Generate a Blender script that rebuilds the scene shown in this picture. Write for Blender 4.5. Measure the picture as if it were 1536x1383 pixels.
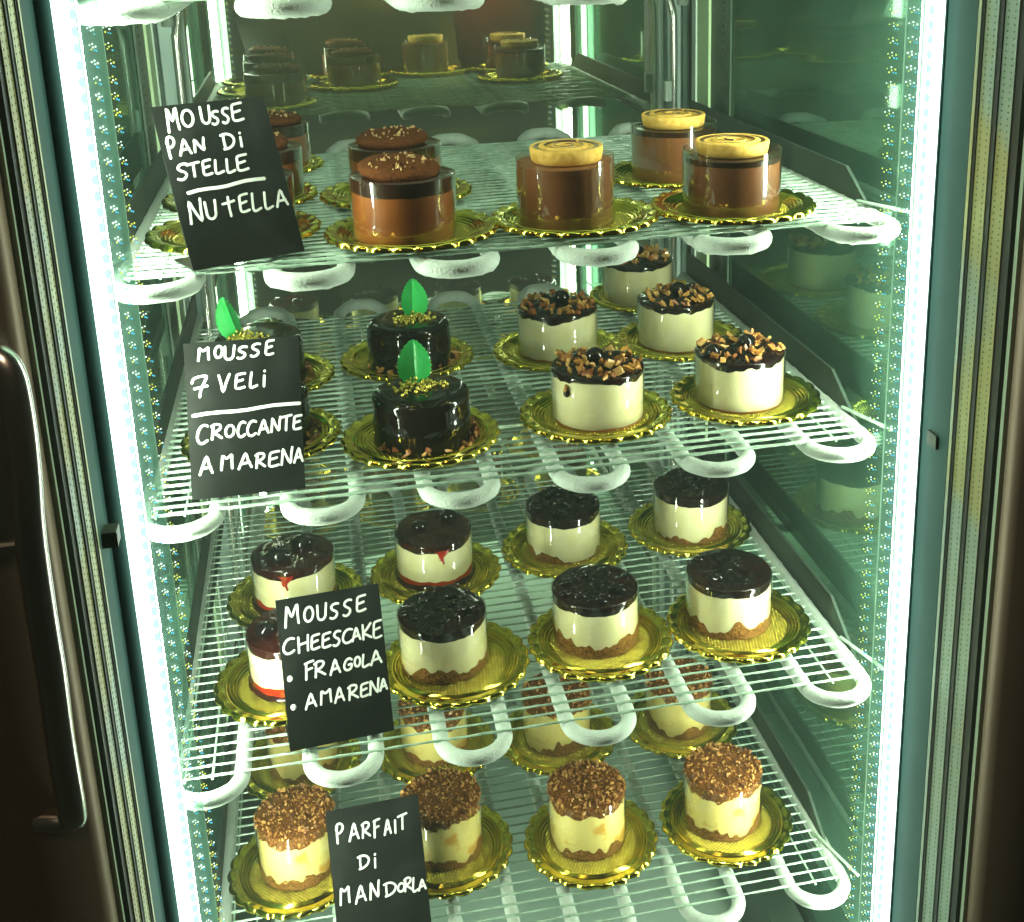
import bpy, math, random
from mathutils import Vector, Matrix, Euler, noise

# ------------------------------------------------------------------ scene, camera, light
S = 0.01                      # every number below is in centimetres
sc = bpy.context.scene
for o in list(bpy.data.objects):
    bpy.data.objects.remove(o)
C = sc.collection
cam_d = bpy.data.cameras.new('camera')
cam = bpy.data.objects.new('camera', cam_d)
C.objects.link(cam)
cam.location = (-12.84*S, -73.34*S, 41.67*S)
cam.rotation_euler = (math.radians(73.85), math.radians(1.62), math.radians(-11.56))
cam_d.sensor_fit = 'HORIZONTAL'
cam_d.sensor_width = 36
cam_d.lens = 42.228
cam_d.shift_x = -0.03863
cam_d.shift_y = -0.18192
cam_d.clip_start = 0.01
cam_d.clip_end = 50
sc.camera = cam
w = bpy.data.worlds.new('World')
sc.world = w
w.use_nodes = True
w.node_tree.nodes['Background'].inputs[0].default_value = (0.55, 0.42, 0.28, 1)
w.node_tree.nodes['Background'].inputs[1].default_value = 0.012
sc.view_settings.view_transform = 'Standard'
sc.view_settings.look = 'None'
sc.view_settings.gamma = 1
sc.view_settings.exposure = 0.06
sc.cycles.use_denoising = True
sc.cycles.max_bounces = 9
sc.cycles.use_adaptive_sampling = True
sc.cycles.adaptive_threshold = 0.03
sc.cycles.diffuse_bounces = 3
sc.cycles.glossy_bounces = 6
sc.cycles.transmission_bounces = 8
sc.cycles.transparent_max_bounces = 18
sc.cycles.sample_clamp_indirect = 6
sc.cycles.caustics_reflective = False
sc.cycles.caustics_refractive = False
LED_POWER = 125.0
# the warm ceiling lamp of the shop, up and to the left in front of the case
def area_lamp(name, loc, target, size, power, col):
    d = bpy.data.lights.new(name, 'AREA')
    d.shape = 'RECTANGLE'
    d.size = size[0]*S
    d.size_y = size[1]*S
    d.energy = power
    d.color = col
    o = bpy.data.objects.new(name, d)
    C.objects.link(o)
    o.location = Vector(loc)*S
    o.rotation_euler = (Vector(target)-Vector(loc)).to_track_quat('-Z', 'Y').to_euler()
    return o
area_lamp('shop_ceiling_lamp', (-75, -110, 150), (-33, -12, 25), (40, 40), 4.2, (1, .7, .45))
area_lamp('backdrop_fill', (5, 92, 80), (5, 140, 30), (30, 20), 11.0, (1, .80, .52)).data.spread = math.radians(75)  # added unseen fill that brightens the stand-in wall behind the back glass

# ------------------------------------------------------------------ materials
def mat(name):
    m = bpy.data.materials.new(name)
    m.use_nodes = True
    return m, m.node_tree.nodes, m.node_tree.links

def pbr(name, col, rough=.5, metal=0., var=None, vscale=6., bump=0., bscale=40., coat=0., sss=0., sssr=(1, .8, .4),
        emis=None, ramp=(.35, .65), spec=.5, trans=0., detail=3.):
    m, N, L = mat(name)
    b = N['Principled BSDF']
    b.inputs['Base Color'].default_value = (*col, 1)
    b.inputs['Roughness'].default_value = rough
    b.inputs['Metallic'].default_value = metal
    b.inputs['Specular IOR Level'].default_value = spec
    b.inputs['Coat Weight'].default_value = coat
    b.inputs['Coat Roughness'].default_value = .06
    b.inputs['Transmission Weight'].default_value = trans
    if sss:
        b.inputs['Subsurface Weight'].default_value = sss
        b.inputs['Subsurface Radius'].default_value = sssr
        b.inputs['Subsurface Scale'].default_value = .004
    tc = N.new('ShaderNodeTexCoord')
    if var:
        n = N.new('ShaderNodeTexNoise')
        n.inputs['Scale'].default_value = vscale/S*.1
        n.inputs['Detail'].default_value = detail
        L.new(tc.outputs['Object'], n.inputs['Vector'])
        r = N.new('ShaderNodeMapRange')
        r.inputs['From Min'].default_value = ramp[0]
        r.inputs['From Max'].default_value = ramp[1]
        L.new(n.outputs['Fac'], r.inputs['Value'])
        mx = N.new('ShaderNodeMix')
        mx.data_type = 'RGBA'
        L.new(r.outputs['Result'], mx.inputs['Factor'])
        mx.inputs[6].default_value = (*col, 1)
        mx.inputs[7].default_value = (*var, 1)
        L.new(mx.outputs[2], b.inputs['Base Color'])
    if bump:
        n2 = N.new('ShaderNodeTexNoise')
        n2.inputs['Scale'].default_value = bscale/S*.1
        n2.inputs['Detail'].default_value = 4
        L.new(tc.outputs['Object'], n2.inputs['Vector'])
        bp = N.new('ShaderNodeBump')
        bp.inputs['Strength'].default_value = bump
        bp.inputs['Distance'].default_value = .001
        L.new(n2.outputs['Fac'], bp.inputs['Height'])
        L.new(bp.outputs['Normal'], b.inputs['Normal'])
    return m

def glassy(name, tint, rmin, rcol, power=4., mist=0., mistcol=(.3, .5, .36), rough=0.):
    """a pane: lets light through with its own tint, mirrors more the flatter one looks at it, diffuse mist for condensation and added milky haze"""
    m, N, L = mat(name)
    N.remove(N['Principled BSDF'])
    t = N.new('ShaderNodeBsdfTransparent')
    t.inputs[0].default_value = (*tint, 1)
    g = N.new('ShaderNodeBsdfGlossy')
    g.inputs['Color'].default_value = (*rcol, 1)
    g.inputs['Roughness'].default_value = rough
    lw = N.new('ShaderNodeLayerWeight')
    lw.inputs['Blend'].default_value = .5
    p = N.new('ShaderNodeMath'); p.operation = 'POWER'
    p.inputs[1].default_value = power
    L.new(lw.outputs['Facing'], p.inputs[0])
    r = N.new('ShaderNodeMapRange')
    r.inputs['To Min'].default_value = rmin
    r.inputs['To Max'].default_value = .95
    L.new(p.outputs[0], r.inputs['Value'])
    mx = N.new('ShaderNodeMixShader')
    L.new(r.outputs[0], mx.inputs[0]); L.new(t.outputs[0], mx.inputs[1]); L.new(g.outputs[0], mx.inputs[2])
    last = mx
    if mist:
        d = N.new('ShaderNodeBsdfDiffuse')
        d.inputs[0].default_value = (*mistcol, 1)
        tc = N.new('ShaderNodeTexCoord')
        n = N.new('ShaderNodeTexNoise')
        n.inputs['Scale'].default_value = 7
        n.inputs['Detail'].default_value = 5
        L.new(tc.outputs['Object'], n.inputs['Vector'])
        rr = N.new('ShaderNodeMapRange')
        rr.inputs['From Min'].default_value = .3; rr.inputs['From Max'].default_value = .7
        rr.inputs['To Min'].default_value = mist*.5; rr.inputs['To Max'].default_value = mist*1.4
        L.new(n.outputs['Fac'], rr.inputs['Value'])
        m2 = N.new('ShaderNodeMixShader')
        L.new(rr.outputs[0], m2.inputs[0]); L.new(last.outputs[0], m2.inputs[1]); L.new(d.outputs[0], m2.inputs[2])
        last = m2
    L.new(last.outputs[0], N['Material Output'].inputs[0])
    return m

def emit(name, col, strength, sample=True):
    m, N, L = mat(name)
    N.remove(N['Principled BSDF'])
    e = N.new('ShaderNodeEmission')
    e.inputs[0].default_value = (*col, 1)
    e.inputs[1].default_value = strength
    L.new(e.outputs[0], N['Material Output'].inputs[0])
    if not sample:
        m.cycles.emission_sampling = 'NONE'
    return m

M = dict(
    frost=pbr('frosted_tube', (.46, .54, .47), .5, var=(.41, .49, .43), vscale=14, bump=.8, bscale=75, spec=.3, sss=.25, sssr=(.8, 1, .8)),
    wire=pbr('frosted_wire', (.36, .49, .39), .22, var=(.22, .34, .25), vscale=12, bump=.35, bscale=70, coat=.3),
    rail=pbr('rail_aluminium', (.055, .085, .065), .6, .0, var=(.04, .065, .05), vscale=2, bump=.05, spec=.15),
    post=pbr('post_aluminium', (.62, .86, .50), .45, .0, var=(.54, .78, .44), vscale=1.5),
    postgrey=pbr('post_grey_metal', (.30, .40, .36), .35, .4, var=(.24, .33, .3), vscale=1.5),
    postlight=pbr('post_pale_plastic', (.62, .76, .68), .5),
    black=pbr('black_rubber', (.012, .016, .013), .55),
    seal=pbr('dark_green_seal', (.05, .11, .06), .5, var=(.03, .07, .04), vscale=5),
    chrome=pbr('chrome', (.92, .92, .88), .24, 1., bump=.05, bscale=8),
    spacer=pbr('spacer_aluminium', (.24, .31, .25), .45, .5, var=(.30, .30, .13), vscale=.7, ramp=(.48, .56), bump=.4, bscale=30),  # yellow patches imitate reflections, mixed into the metal colour
    stile=pbr('brushed_bronze_steel', (.20, .15, .105), .42, .3, var=(.17, .125, .085), vscale=.8, bump=.06, bscale=30),
    stile_edge=pbr('stile_lit_edge', (.32, .42, .3), .5),  # pale green puts the lit bevel of the stile into the colour
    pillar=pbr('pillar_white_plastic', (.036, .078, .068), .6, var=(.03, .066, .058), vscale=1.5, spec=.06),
    inner=pbr('case_inner_white', (.5, .68, .58), .4, var=(.42, .6, .5), vscale=.6),
    clip=pbr('clip_plastic', (.07, .09, .05), .5, var=(.04, .05, .03), vscale=6, spec=.15),
    gold=pbr('gold_card', (.82, .68, .10), .13, 1., var=(.70, .56, .06), vscale=2.0, bump=.08, bscale=14),
    card=pbr('black_card', (.0045, .006, .0048), .5, var=(.016, .018, .016), vscale=2.5, ramp=(.5, .72), spec=.2, detail=8.),
    chalk=pbr('white_marker', (.66, .70, .66), .6, var=(.48, .52, .48), vscale=14, ramp=(.5, .75)),
    cream=pbr('cream_mousse', (.90, .85, .50), .38, var=(.86, .80, .42), vscale=6, ramp=(.45, .62), bump=.22, bscale=45, sss=.25, coat=.35),
    parfait=pbr('parfait_cream', (.88, .74, .25), .45, var=(.72, .40, .06), vscale=5, ramp=(.56, .66), bump=.15, bscale=10, sss=.2),
    crumb=pbr('biscuit_crumb', (.42, .19, .04), .8, var=(.13, .05, .012), vscale=70, ramp=(.4, .6), bump=1., bscale=90, spec=0.1),
    praline=pbr('praline_ground', (.27, .10, .02), .6, var=(.10, .036, .008), vscale=60, bump=1., bscale=70, spec=0.1),
    jelly=pbr('cherry_jelly', (.006, .0025, .003), .1, var=(.016, .003, .003), vscale=3, bump=.06, bscale=10),
    redjelly=pbr('red_cherry_jelly', (.035, .003, .003), .1, var=(.014, .003, .003), vscale=3, bump=.06, bscale=8),
    syrup=pbr('red_syrup', (.38, .018, .006), .2, coat=.5, sss=.1),
    caramel=pbr('caramel', (.45, .17, .03), .3),
    berry=pbr('dark_berry', (.006, .004, .005), .1, bump=.25, bscale=20),
    glaze=pbr('mirror_glaze', (.007, .0045, .003), .06, bump=.12, bscale=5),
    choco=pbr('dark_chocolate', (.035, .014, .008), .22, coat=.4, bump=.15, bscale=12, spec=0.3),
    gianduja=pbr('gianduja_mousse', (.36, .11, .022), .4, var=(.28, .08, .016), vscale=2, coat=.2, sss=.1, spec=0.22),
    milk=pbr('milk_chocolate_mousse', (.25, .095, .035), .4, var=(.19, .07, .025), vscale=2, coat=.2, spec=0.22),
    cookie=pbr('cocoa_cookie', (.13, .042, .010), .75, var=(.08, .025, .008), vscale=40, bump=1., bscale=70, spec=0.08),
    cookiebits=pbr('cookie_sugar_crumb', (.50, .34, .15), .7, spec=0.1),
    shortbread=pbr('shortbread', (.84, .56, .14), .65, var=(.68, .40, .07), vscale=25, bump=.5, bscale=80, spec=0.12),
    filling=pbr('swirl_filling', (.07, .03, .008), .35),
    leaf=pbr('sugar_leaf', (.05, .70, .14), .3, var=(.08, .80, .20), vscale=5, sss=.15, bump=.1, bscale=20),
    bead=pbr('gold_bead', (1., .84, .16), .16, .6),
    tan=pbr('backdrop_blotches', (.30, .24, .13), .8, var=(.07, .06, .04), vscale=.45, ramp=(.42, .60), detail=1.),  # blotches imitate the reflected front room, painted into the wall colour
    tanpaper=pbr('tan_paper', (.45, .38, .2), .8),
    standin_red=pbr('reflection_red', (.35, .06, .03), .6),
    darkwood=pbr('dark_wood', (.05, .05, .035), .6),
    led=emit('led_glow', (.84, 1, .90), 5.0),
    ledpanel=emit('led_panel', (.92, 1, .80), LED_POWER),
    ledchip=emit('led_chip', (.62, .86, .90), 1.25, False),
    dotw=emit('ghost_dot_pale', (.80, 1, .85), 2.6, False),
    doty=emit('ghost_dot_yellow', (.85, .9, .15), 1.5, False),
    dotb=emit('ghost_dot_blue', (.1, .62, .9), 1.3, False),
    sideglass=glassy('side_glass', (.62, .80, .72), .13, (.64, .90, .76), 3.3, mist=.26, mistcol=(.13, .30, .22), rough=.03),
    backglass=glassy('back_glass', (.78, .82, .64), .78, (.88, .95, .84), 3., mist=.10, mistcol=(.36, .46, .33)),  # mist raised so a painted milky haze lifts the dark areas
    film=glassy('glossy_acetate_film', (.97, .98, .96), .055, (1, 1, 1), 3., rough=.03),
    sleeve=glassy('acetate_sleeve', (.985, .99, .98), .018, (1, 1, 1), 3.5, rough=.02),
    lens=glassy('ghost_dot_strip', (.85, .93, .9), .03, (1, 1, 1), 4., mist=.42, mistcol=(.42, .60, .52)),
    doorglass=None,
)
mg, N_, L_ = mat('door_glass_clear')
N_.remove(N_['Principled BSDF'])
t_ = N_.new('ShaderNodeBsdfTransparent'); t_.inputs[0].default_value = (.955, .985, .965, 1)
L_.new(t_.outputs[0], N_['Material Output'].inputs[0])
M['doorglass'] = mg
nut_cols = [(.52, .22, .035), (.62, .30, .05), (.32, .10, .018), (.72, .42, .11)]
NUTS = [pbr('toasted_nut', c, .5, var=tuple(x*.6 for x in c), vscale=14, coat=.25) for c in nut_cols]
CR = [pbr('praline_crumb', c, .55, coat=.2) for c in ((.34, .13, .022), (.60, .32, .08), (.14, .048, .012))]

# ------------------------------------------------------------------ mesh helpers (cm in, metres out)
class MB:
    def __init__(s):
        s.v = []; s.f = []; s.mi = []
    def add(s, v, f, mi=0):
        n = len(s.v)
        s.v += [tuple(p) for p in v]
        s.f += [tuple(i+n for i in q) for q in f]
        s.mi += [mi]*len(f)
    def box(s, x0, x1, y0, y1, z0, z1, mi=0, mx=None):
        v = [(x, y, z) for x in (x0, x1) for y in (y0, y1) for z in (z0, z1)]
        if mx: v = [mx @ Vector(p) for p in v]
        s.add(v, [(0, 1, 3, 2), (4, 6, 7, 5), (0, 4, 5, 1), (2, 3, 7, 6), (0, 2, 6, 4), (1, 5, 7, 3)], mi)
    def surf(s, rows, n=48, closed=False, mi=0, cx=0, cy=0):
        """rows of (r, z) or callables of the angle; a surface of revolution that need not be round"""
        vs = []
        for row in rows:
            for k in range(n):
                a = 2*math.pi*k/n
                r, z = row(a) if callable(row) else row
                vs.append((cx+r*math.cos(a), cy+r*math.sin(a), z))
        fs = []
        R = len(rows)
        for j in range(R-1+(1 if closed else 0)):
            j2 = (j+1) % R
            for k in range(n):
                k2 = (k+1) % n
                fs.append((j*n+k, j*n+k2, j2*n+k2, j2*n+k))
        if not closed:
            fs.append(tuple(range(n-1, -1, -1)))
            fs.append(tuple((R-1)*n+k for k in range(n)))
        s.add(vs, fs, mi)
    def tube(s, pts, rad, n=8, mi=0, caps=True, flat=None):
        """rad: number or callable(i, phi)"""
        pts = [Vector(p) for p in pts]
        up = Vector((0, 0, 1))
        vs = []
        u = None
        for i, p in enumerate(pts):
            t = (pts[min(i+1, len(pts)-1)]-pts[max(i-1, 0)]).normalized()
            if u is None:
                u = t.cross(up)
                if u.length < 1e-3: u = t.cross(Vector((0, 1, 0)))
                u.normalize()
            else:
                u = (u-t*u.dot(t))
                u = u.normalized() if u.length > 1e-6 else t.orthogonal().normalized()
            v = t.cross(u)
            for k in range(n):
                a = 2*math.pi*k/n
                r = rad(i, a) if callable(rad) else rad
                q = u*math.cos(a)*r+v*math.sin(a)*r
                if flat: q = Vector((q.x*flat[0], q.y*flat[1], q.z*flat[2]))
                vs.append(p+q)
        fs = []
        for j in range(len(pts)-1):
            for k in range(n):
                k2 = (k+1) % n
                fs.append((j*n+k, j*n+k2, (j+1)*n+k2, (j+1)*n+k))
        if caps:
            fs.append(tuple(range(n-1, -1, -1)))
            fs.append(tuple((len(pts)-1)*n+k for k in range(n)))
        s.add(vs, fs, mi)
    def ball(s, c, r, seg=8, rings=5, mi=0, sq=(1, 1, 1), nz=0., seed=0., mx=None):
        vs = [(0, 0, -1)]
        for j in range(1, rings):
            th = math.pi*j/rings
            for k in range(seg):
                a = 2*math.pi*k/seg
                vs.append((math.sin(th)*math.cos(a), math.sin(th)*math.sin(a), -math.cos(th)))
        vs.append((0, 0, 1))
        out = []
        for p in vs:
            p = Vector(p)
            if nz: p *= 1+nz*noise.noise(p*1.7+Vector((seed, seed*2, 0)))
            p = Vector((p.x*sq[0]*r, p.y*sq[1]*r, p.z*sq[2]*r))
            if mx: p = mx @ p
            out.append(p+Vector(c))
        fs = [(0, 1+(k+1) % seg, 1+k) for k in range(seg)]
        for j in range(rings-2):
            for k in range(seg):
                k2 = (k+1) % seg
                a = 1+j*seg
                fs.append((a+k, a+k2, a+seg+k2, a+seg+k))
        a = 1+(rings-2)*seg
        fs += [(a+k, a+(k+1) % seg, len(vs)-1) for k in range(seg)]
        s.add(out, fs, mi)
    def chunk(s, c, r, rnd, mi=0):
        """an irregular broken piece"""
        e = Euler((rnd.uniform(0, 6), rnd.uniform(0, 6), rnd.uniform(0, 6))).to_matrix()
        k = (rnd.uniform(.7, 1.3), rnd.uniform(.45, .85), rnd.uniform(.25, .5))
        v = []
        for x in (-1, 1):
            for y in (-1, 1):
                for z in (-1, 1):
                    p = Vector((x*k[0]*rnd.uniform(.3, 1), y*k[1]*rnd.uniform(.3, 1.1), z*k[2]*rnd.uniform(.4, 1)))*r
                    v.append(e @ p+Vector(c))
        s.add(v, [(0, 1, 3, 2), (4, 6, 7, 5), (0, 4, 5, 1), (2, 3, 7, 6), (0, 2, 6, 4), (1, 5, 7, 3)], mi)
    def mesh(s, name, mats, smooth=True):
        me = bpy.data.meshes.new(name)
        me.from_pydata([(x*S, y*S, z*S) for x, y, z in s.v], [], s.f)
        for m in (mats if isinstance(mats, (list, tuple)) else [mats]):
            me.materials.append(m)
        me.polygons.foreach_set('material_index', s.mi)
        me.polygons.foreach_set('use_smooth', [smooth]*len(s.f))
        if smooth:
            me.set_sharp_from_angle(angle=math.radians(50))
        me.update()
        return me
    def obj(s, name, mats, parent=None, smooth=True, loc=(0, 0, 0)):
        o = bpy.data.objects.new(name, s.mesh(name, mats, smooth))
        C.objects.link(o)
        o.location = Vector(loc)*S
        if parent: o.parent = parent
        return o

def thing(name, label, cat, loc=(0, 0, 0), rot=(0, 0, 0), group=None):
    o = bpy.data.objects.new(name, None)
    o.empty_display_size = .01
    C.objects.link(o)
    o.location = Vector(loc)*S
    o.rotation_euler = rot
    o['label'] = label
    o['category'] = cat
    if group: o['group'] = group
    return o

def nz(x, y=0., z=0.): return noise.noise(Vector((x, y, z)))

# ------------------------------------------------------------------ setting
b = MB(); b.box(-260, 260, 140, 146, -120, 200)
o = b.obj('reflection_backdrop', M['tan'], smooth=False); o['kind'] = 'structure'  # stand-in wall, added to show through the glass as tan reflections
b = MB(); b.box(-260, 260, -300, 150, -126, -120.5)
o = b.obj('floor', M['darkwood'], smooth=False); o['kind'] = 'structure'

# ------------------------------------------------------------------ the refrigerated case
case = thing('display_case', 'tall refrigerated glass display case with glowing light strips at both front corners', 'display fridge', (0, 0, -60))
def cp(bm, name, m, parent=None, smooth=False):
    """part of the case, given in world centimetres"""
    o = bm.obj(name, m, parent or case, smooth)
    if not parent: o.location = (0, 0, 60*S)
    return o
for sx in (-1, 1):
    b = MB(); b.box(min(sx*27.6, sx*28.1), max(sx*27.6, sx*28.1), -5.5, 44.2, -58, 62)
    g = cp(b, 'side_glass', M['sideglass'])
    X = lambda a, c: (min(sx*a, sx*c), max(sx*a, sx*c))
    b = MB(); b.box(*X(27.35, 27.55), 38.6, 44.2, -58, 62)
    sl = cp(b, 'glass_seal', M['seal'])
    b = MB()
    for i in range(150):
        b.box(*X(27.3, 27.36), 40.3, 40.75, -50+i*.75, -49.72+i*.75)
    o = cp(b, 'seal_perforation', M['black'], sl)
    b = MB(); b.box(*X(27.1, 28.6), 44.3, 48.2, -58, 62)
    p = cp(b, 'corner_post', M['post'])
    b = MB(); b.box(*X(26.95, 27.15), 48.0, 48.5, -58, 62)
    cp(b, 'post_edge', M['postlight'], p)
    b = MB(); b.box(*X(27.3, 28.6), 48.5, 50.4, -58, 62)
    cp(b, 'corner_strip', M['postlight'])
    b = MB(); b.box(*X(27.5, 28.6), 50.4, 51.9, -58, 62)
    cp(b, 'slot', M['black'])
    b = MB(); b.box(*X(27.3, 28.6), 51.9, 53.4, -58, 62)
    cp(b, 'corner_strip', M['postlight'])
    b = MB(); b.box(*X(25.0, 28.6), 53.4, 54.6, -58, 62)
    cp(b, 'rear_post', M['postgrey'])
    b = MB(); b.box(*X(24.6, 25.0), 53.2, 54.4, -58, 62)
    cp(b, 'glass_bead', M['postlight'])
    # bright bent refrigerant pipe running down the rear corner
    pts = [(sx*24.6, 50.6, 62), (sx*24.6, 50.6, 36.5), (sx*24.75, 50.4, 34.5), (sx*25.15, 50, 32.5), (sx*25.2, 50, 28), (sx*25.12, 50, 10), (sx*25.15, 50, -58)]
    fine = []
    for i in range(len(pts)-1):
        for k in range(8): fine.append(Vector(pts[i]).lerp(Vector(pts[i+1]), k/8))
    fine.append(pts[-1])
    b = MB(); b.tube(fine, .42, 10)
    p = cp(b, 'refrigerant_pipe', M['chrome'], smooth=True)
    b = MB(); b.box(sx*25.2-1.0, sx*25.2-.35, 49.6, 50.4, 23.5, 25.6)
    cp(b, 'pipe_clip', M['postlight'], p)
b = MB(); b.box(-24.6, 24.6, 53.8, 54.3, -58, 62)
cp(b, 'back_glass', M['backglass'])
b = MB(); b.box(-28.6, 28.6, -5.5, 54.6, 62, 66)
cp(b, 'ceiling_panel', M['inner'])
b = MB(); b.box(-28.6, 28.6, -5.5, 54.6, -62, -58)
cp(b, 'floor_panel', M['inner'])
b = MB()
for sx in (-1, 1):
    b.box(min(sx*24, sx*27), max(sx*24, sx*27), -3, 52, -58, -50.5)
b.box(-24, 24, -3, -1.2, -58, -51.5)
cp(b, 'floor_tray', M['rail'])

# light strips: white tube, chip rows, added translucent strip with ghost reflection dots, rounded pillar panel behind
for sx in (-1, 1):
    lx = sx*25.75 if sx < 0 else 26.4
    b = MB()
    # pillar panel: curved sheet from the lamp out to the door seal
    xo = lx+sx*.55
    prof = [(xo+(sx*27.25-xo)*t, -2.05-.15*math.sin(t*3.0)) for t in (0, .2, .4, .6, .8, .93)]+[(sx*27.2, -2.6), (sx*27.22, -4.0), (sx*27.25, -5.6)]
    vs = []; fs = []
    for (x, y) in prof: vs += [(x, y, -58), (x, y, 62)]
    for (x, y) in reversed(prof): vs += [(x+sx*.2, y+.25, -58), (x+sx*.2, y+.25, 62)]
    n = len(vs)//2
    for i in range(n):
        j = (i+1) % n
        fs.append((2*i, 2*j, 2*j+1, 2*i+1))
    b.add(vs, fs)
    cp(b, 'pillar_panel', M['pillar'], smooth=True)
    strip = thing('light_strip', '', 'x', (0, 0, 0))
    del strip['label'], strip['category']
    strip.parent = case; strip.location = (0, 0, 60*S)
    b = MB(); b.tube([(lx, -2.25, z) for z in (-57, 0, 61)], .52, 16, flat=(1, .75, 1))
    cp(b, 'diffuser', M['led'], strip, True)
    # opaque channel; the bright face of the strip looks into the case
    b = MB(); b.box(lx-.62, lx+.62, -1.85, -1.5, -57.5, 61.5)
    cp(b, 'channel', M['postlight'], strip)
    b = MB()
    p0 = Vector((lx-sx*.75, -1.70)); p1 = Vector((lx+sx*.24, -.57))
    b.add([(p0.x, p0.y, -57), (p1.x, p1.y, -57), (p1.x, p1.y, 61), (p0.x, p0.y, 61)], [(0, 1, 2, 3) if sx > 0 else (3, 2, 1, 0)])
    q0 = p0+Vector((sx*.05, -.05)); q1 = p1+Vector((sx*.05, -.05))
    cp(b, 'led_panel', M['ledpanel'], strip)
    b = MB()
    b.add([(q0.x, q0.y, -57), (q1.x, q1.y, -57), (q1.x, q1.y, 61), (q0.x, q0.y, 61), (q0.x, q0.y-.12, -57), (q1.x, q1.y-.12, -57), (q1.x, q1.y-.12, 61), (q0.x, q0.y-.12, 61)],
          [(0, 1, 2, 3), (4, 5, 6, 7), (0, 1, 5, 4), (2, 3, 7, 6), (0, 3, 7, 4), (1, 2, 6, 5)])
    cp(b, 'panel_backing', M['postlight'], strip)
    b = MB()
    rnd = random.Random(3)
    for i in range(126):
        z = -56+i*.92
        b.ball((lx-sx*.62, -2.75, z), .26, 8, 4, sq=(.7, .7, 1.2))
    o = cp(b, 'led_chip', M['ledchip'], strip, True); o['kind'] = 'stuff'
    # added strip carrying glowing dots that imitate ghost reflections of the door panes
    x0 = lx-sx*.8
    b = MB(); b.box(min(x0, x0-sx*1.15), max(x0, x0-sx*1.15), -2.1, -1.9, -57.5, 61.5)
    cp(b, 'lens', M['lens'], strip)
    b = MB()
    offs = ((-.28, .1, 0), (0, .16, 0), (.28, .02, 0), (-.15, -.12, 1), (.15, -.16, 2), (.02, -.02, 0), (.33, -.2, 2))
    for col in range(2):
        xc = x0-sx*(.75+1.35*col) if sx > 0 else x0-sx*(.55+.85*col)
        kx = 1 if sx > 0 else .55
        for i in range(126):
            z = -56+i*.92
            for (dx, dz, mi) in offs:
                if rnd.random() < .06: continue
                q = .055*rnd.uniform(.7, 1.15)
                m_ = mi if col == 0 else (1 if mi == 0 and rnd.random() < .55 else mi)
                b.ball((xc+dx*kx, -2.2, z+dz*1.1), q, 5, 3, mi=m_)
    o = cp(b, 'ghost_spot', [M['dotw'], M['doty'], M['dotb']], strip); o['kind'] = 'stuff'
    b = MB()
    cz = 7.1
    b.box(min(lx+sx*.62, sx*27.2), max(lx+sx*.62, sx*27.2), -4.4, -3.2, cz-.5, cz+.5)
    for k in range(6):
        xx = lx+sx*(.6+k*.17)
        b.box(xx-.03, xx+.03, -4.5, -4.35, cz-.46, cz+.46)
    cp(b, 'tube_clip', M['clip'], strip)

# door: three panes, two spacer bars per side, rubber lines, steel stiles, bow handle
door = thing('door', '', 'x'); del door['label'], door['category']
door.parent = case; door.location = (0, 0, 60*S)
for sx in (-1, 1):
    Xr = lambda a, c: (min(sx*a, sx*c), max(sx*a, sx*c))
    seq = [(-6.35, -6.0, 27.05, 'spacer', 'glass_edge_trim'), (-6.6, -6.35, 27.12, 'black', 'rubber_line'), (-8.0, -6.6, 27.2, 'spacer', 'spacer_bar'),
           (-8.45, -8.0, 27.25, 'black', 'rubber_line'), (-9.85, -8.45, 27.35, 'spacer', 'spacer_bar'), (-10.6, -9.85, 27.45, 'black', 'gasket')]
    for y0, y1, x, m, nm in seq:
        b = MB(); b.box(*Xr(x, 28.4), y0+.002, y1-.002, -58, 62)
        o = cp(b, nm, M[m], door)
        if nm == 'spacer_bar':
            b = MB()
            for i in range(300):
                for yy in (y0+.35, y1-.35):
                    b.box(*Xr(x-.02, x+.01), yy-.035, yy+.035, -57+i*.39, -56.9+i*.39)
            q = b.obj('perforation', M['black'], o, False); q['kind'] = 'stuff'
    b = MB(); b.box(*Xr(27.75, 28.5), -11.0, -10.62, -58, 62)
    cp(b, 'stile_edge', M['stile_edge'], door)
    b = MB()
    # rounded steel stile
    prof = [(28.0, -10.8), (28.15, -11.7), (28.6, -12.1), (38.5, -12.2), (39.2, -11.8), (39.5, -11.0), (39.5, -7), (28.5, -7)]
    vs = []; fs = []
    for (x, y) in prof: vs += [(sx*x, y, -58), (sx*x, y, 62)]
    n = len(prof)
    for i in range(n):
        j = (i+1) % n; fs.append((2*i, 2*j, 2*j+1, 2*i+1))
    fs.append(tuple(2*i for i in range(n))); fs.append(tuple(2*i+1 for i in range(n)))
    b.add(vs, fs)
    cp(b, 'stile', M['stile'], door, True)
for y in (-6.5, -8.2, -10.2):
    pass
b = MB(); b.box(-27.0, 27.0, -10.3, -9.95, -57.9, 61.9)
cp(b, 'door_glass', M['doorglass'], door)
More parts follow.
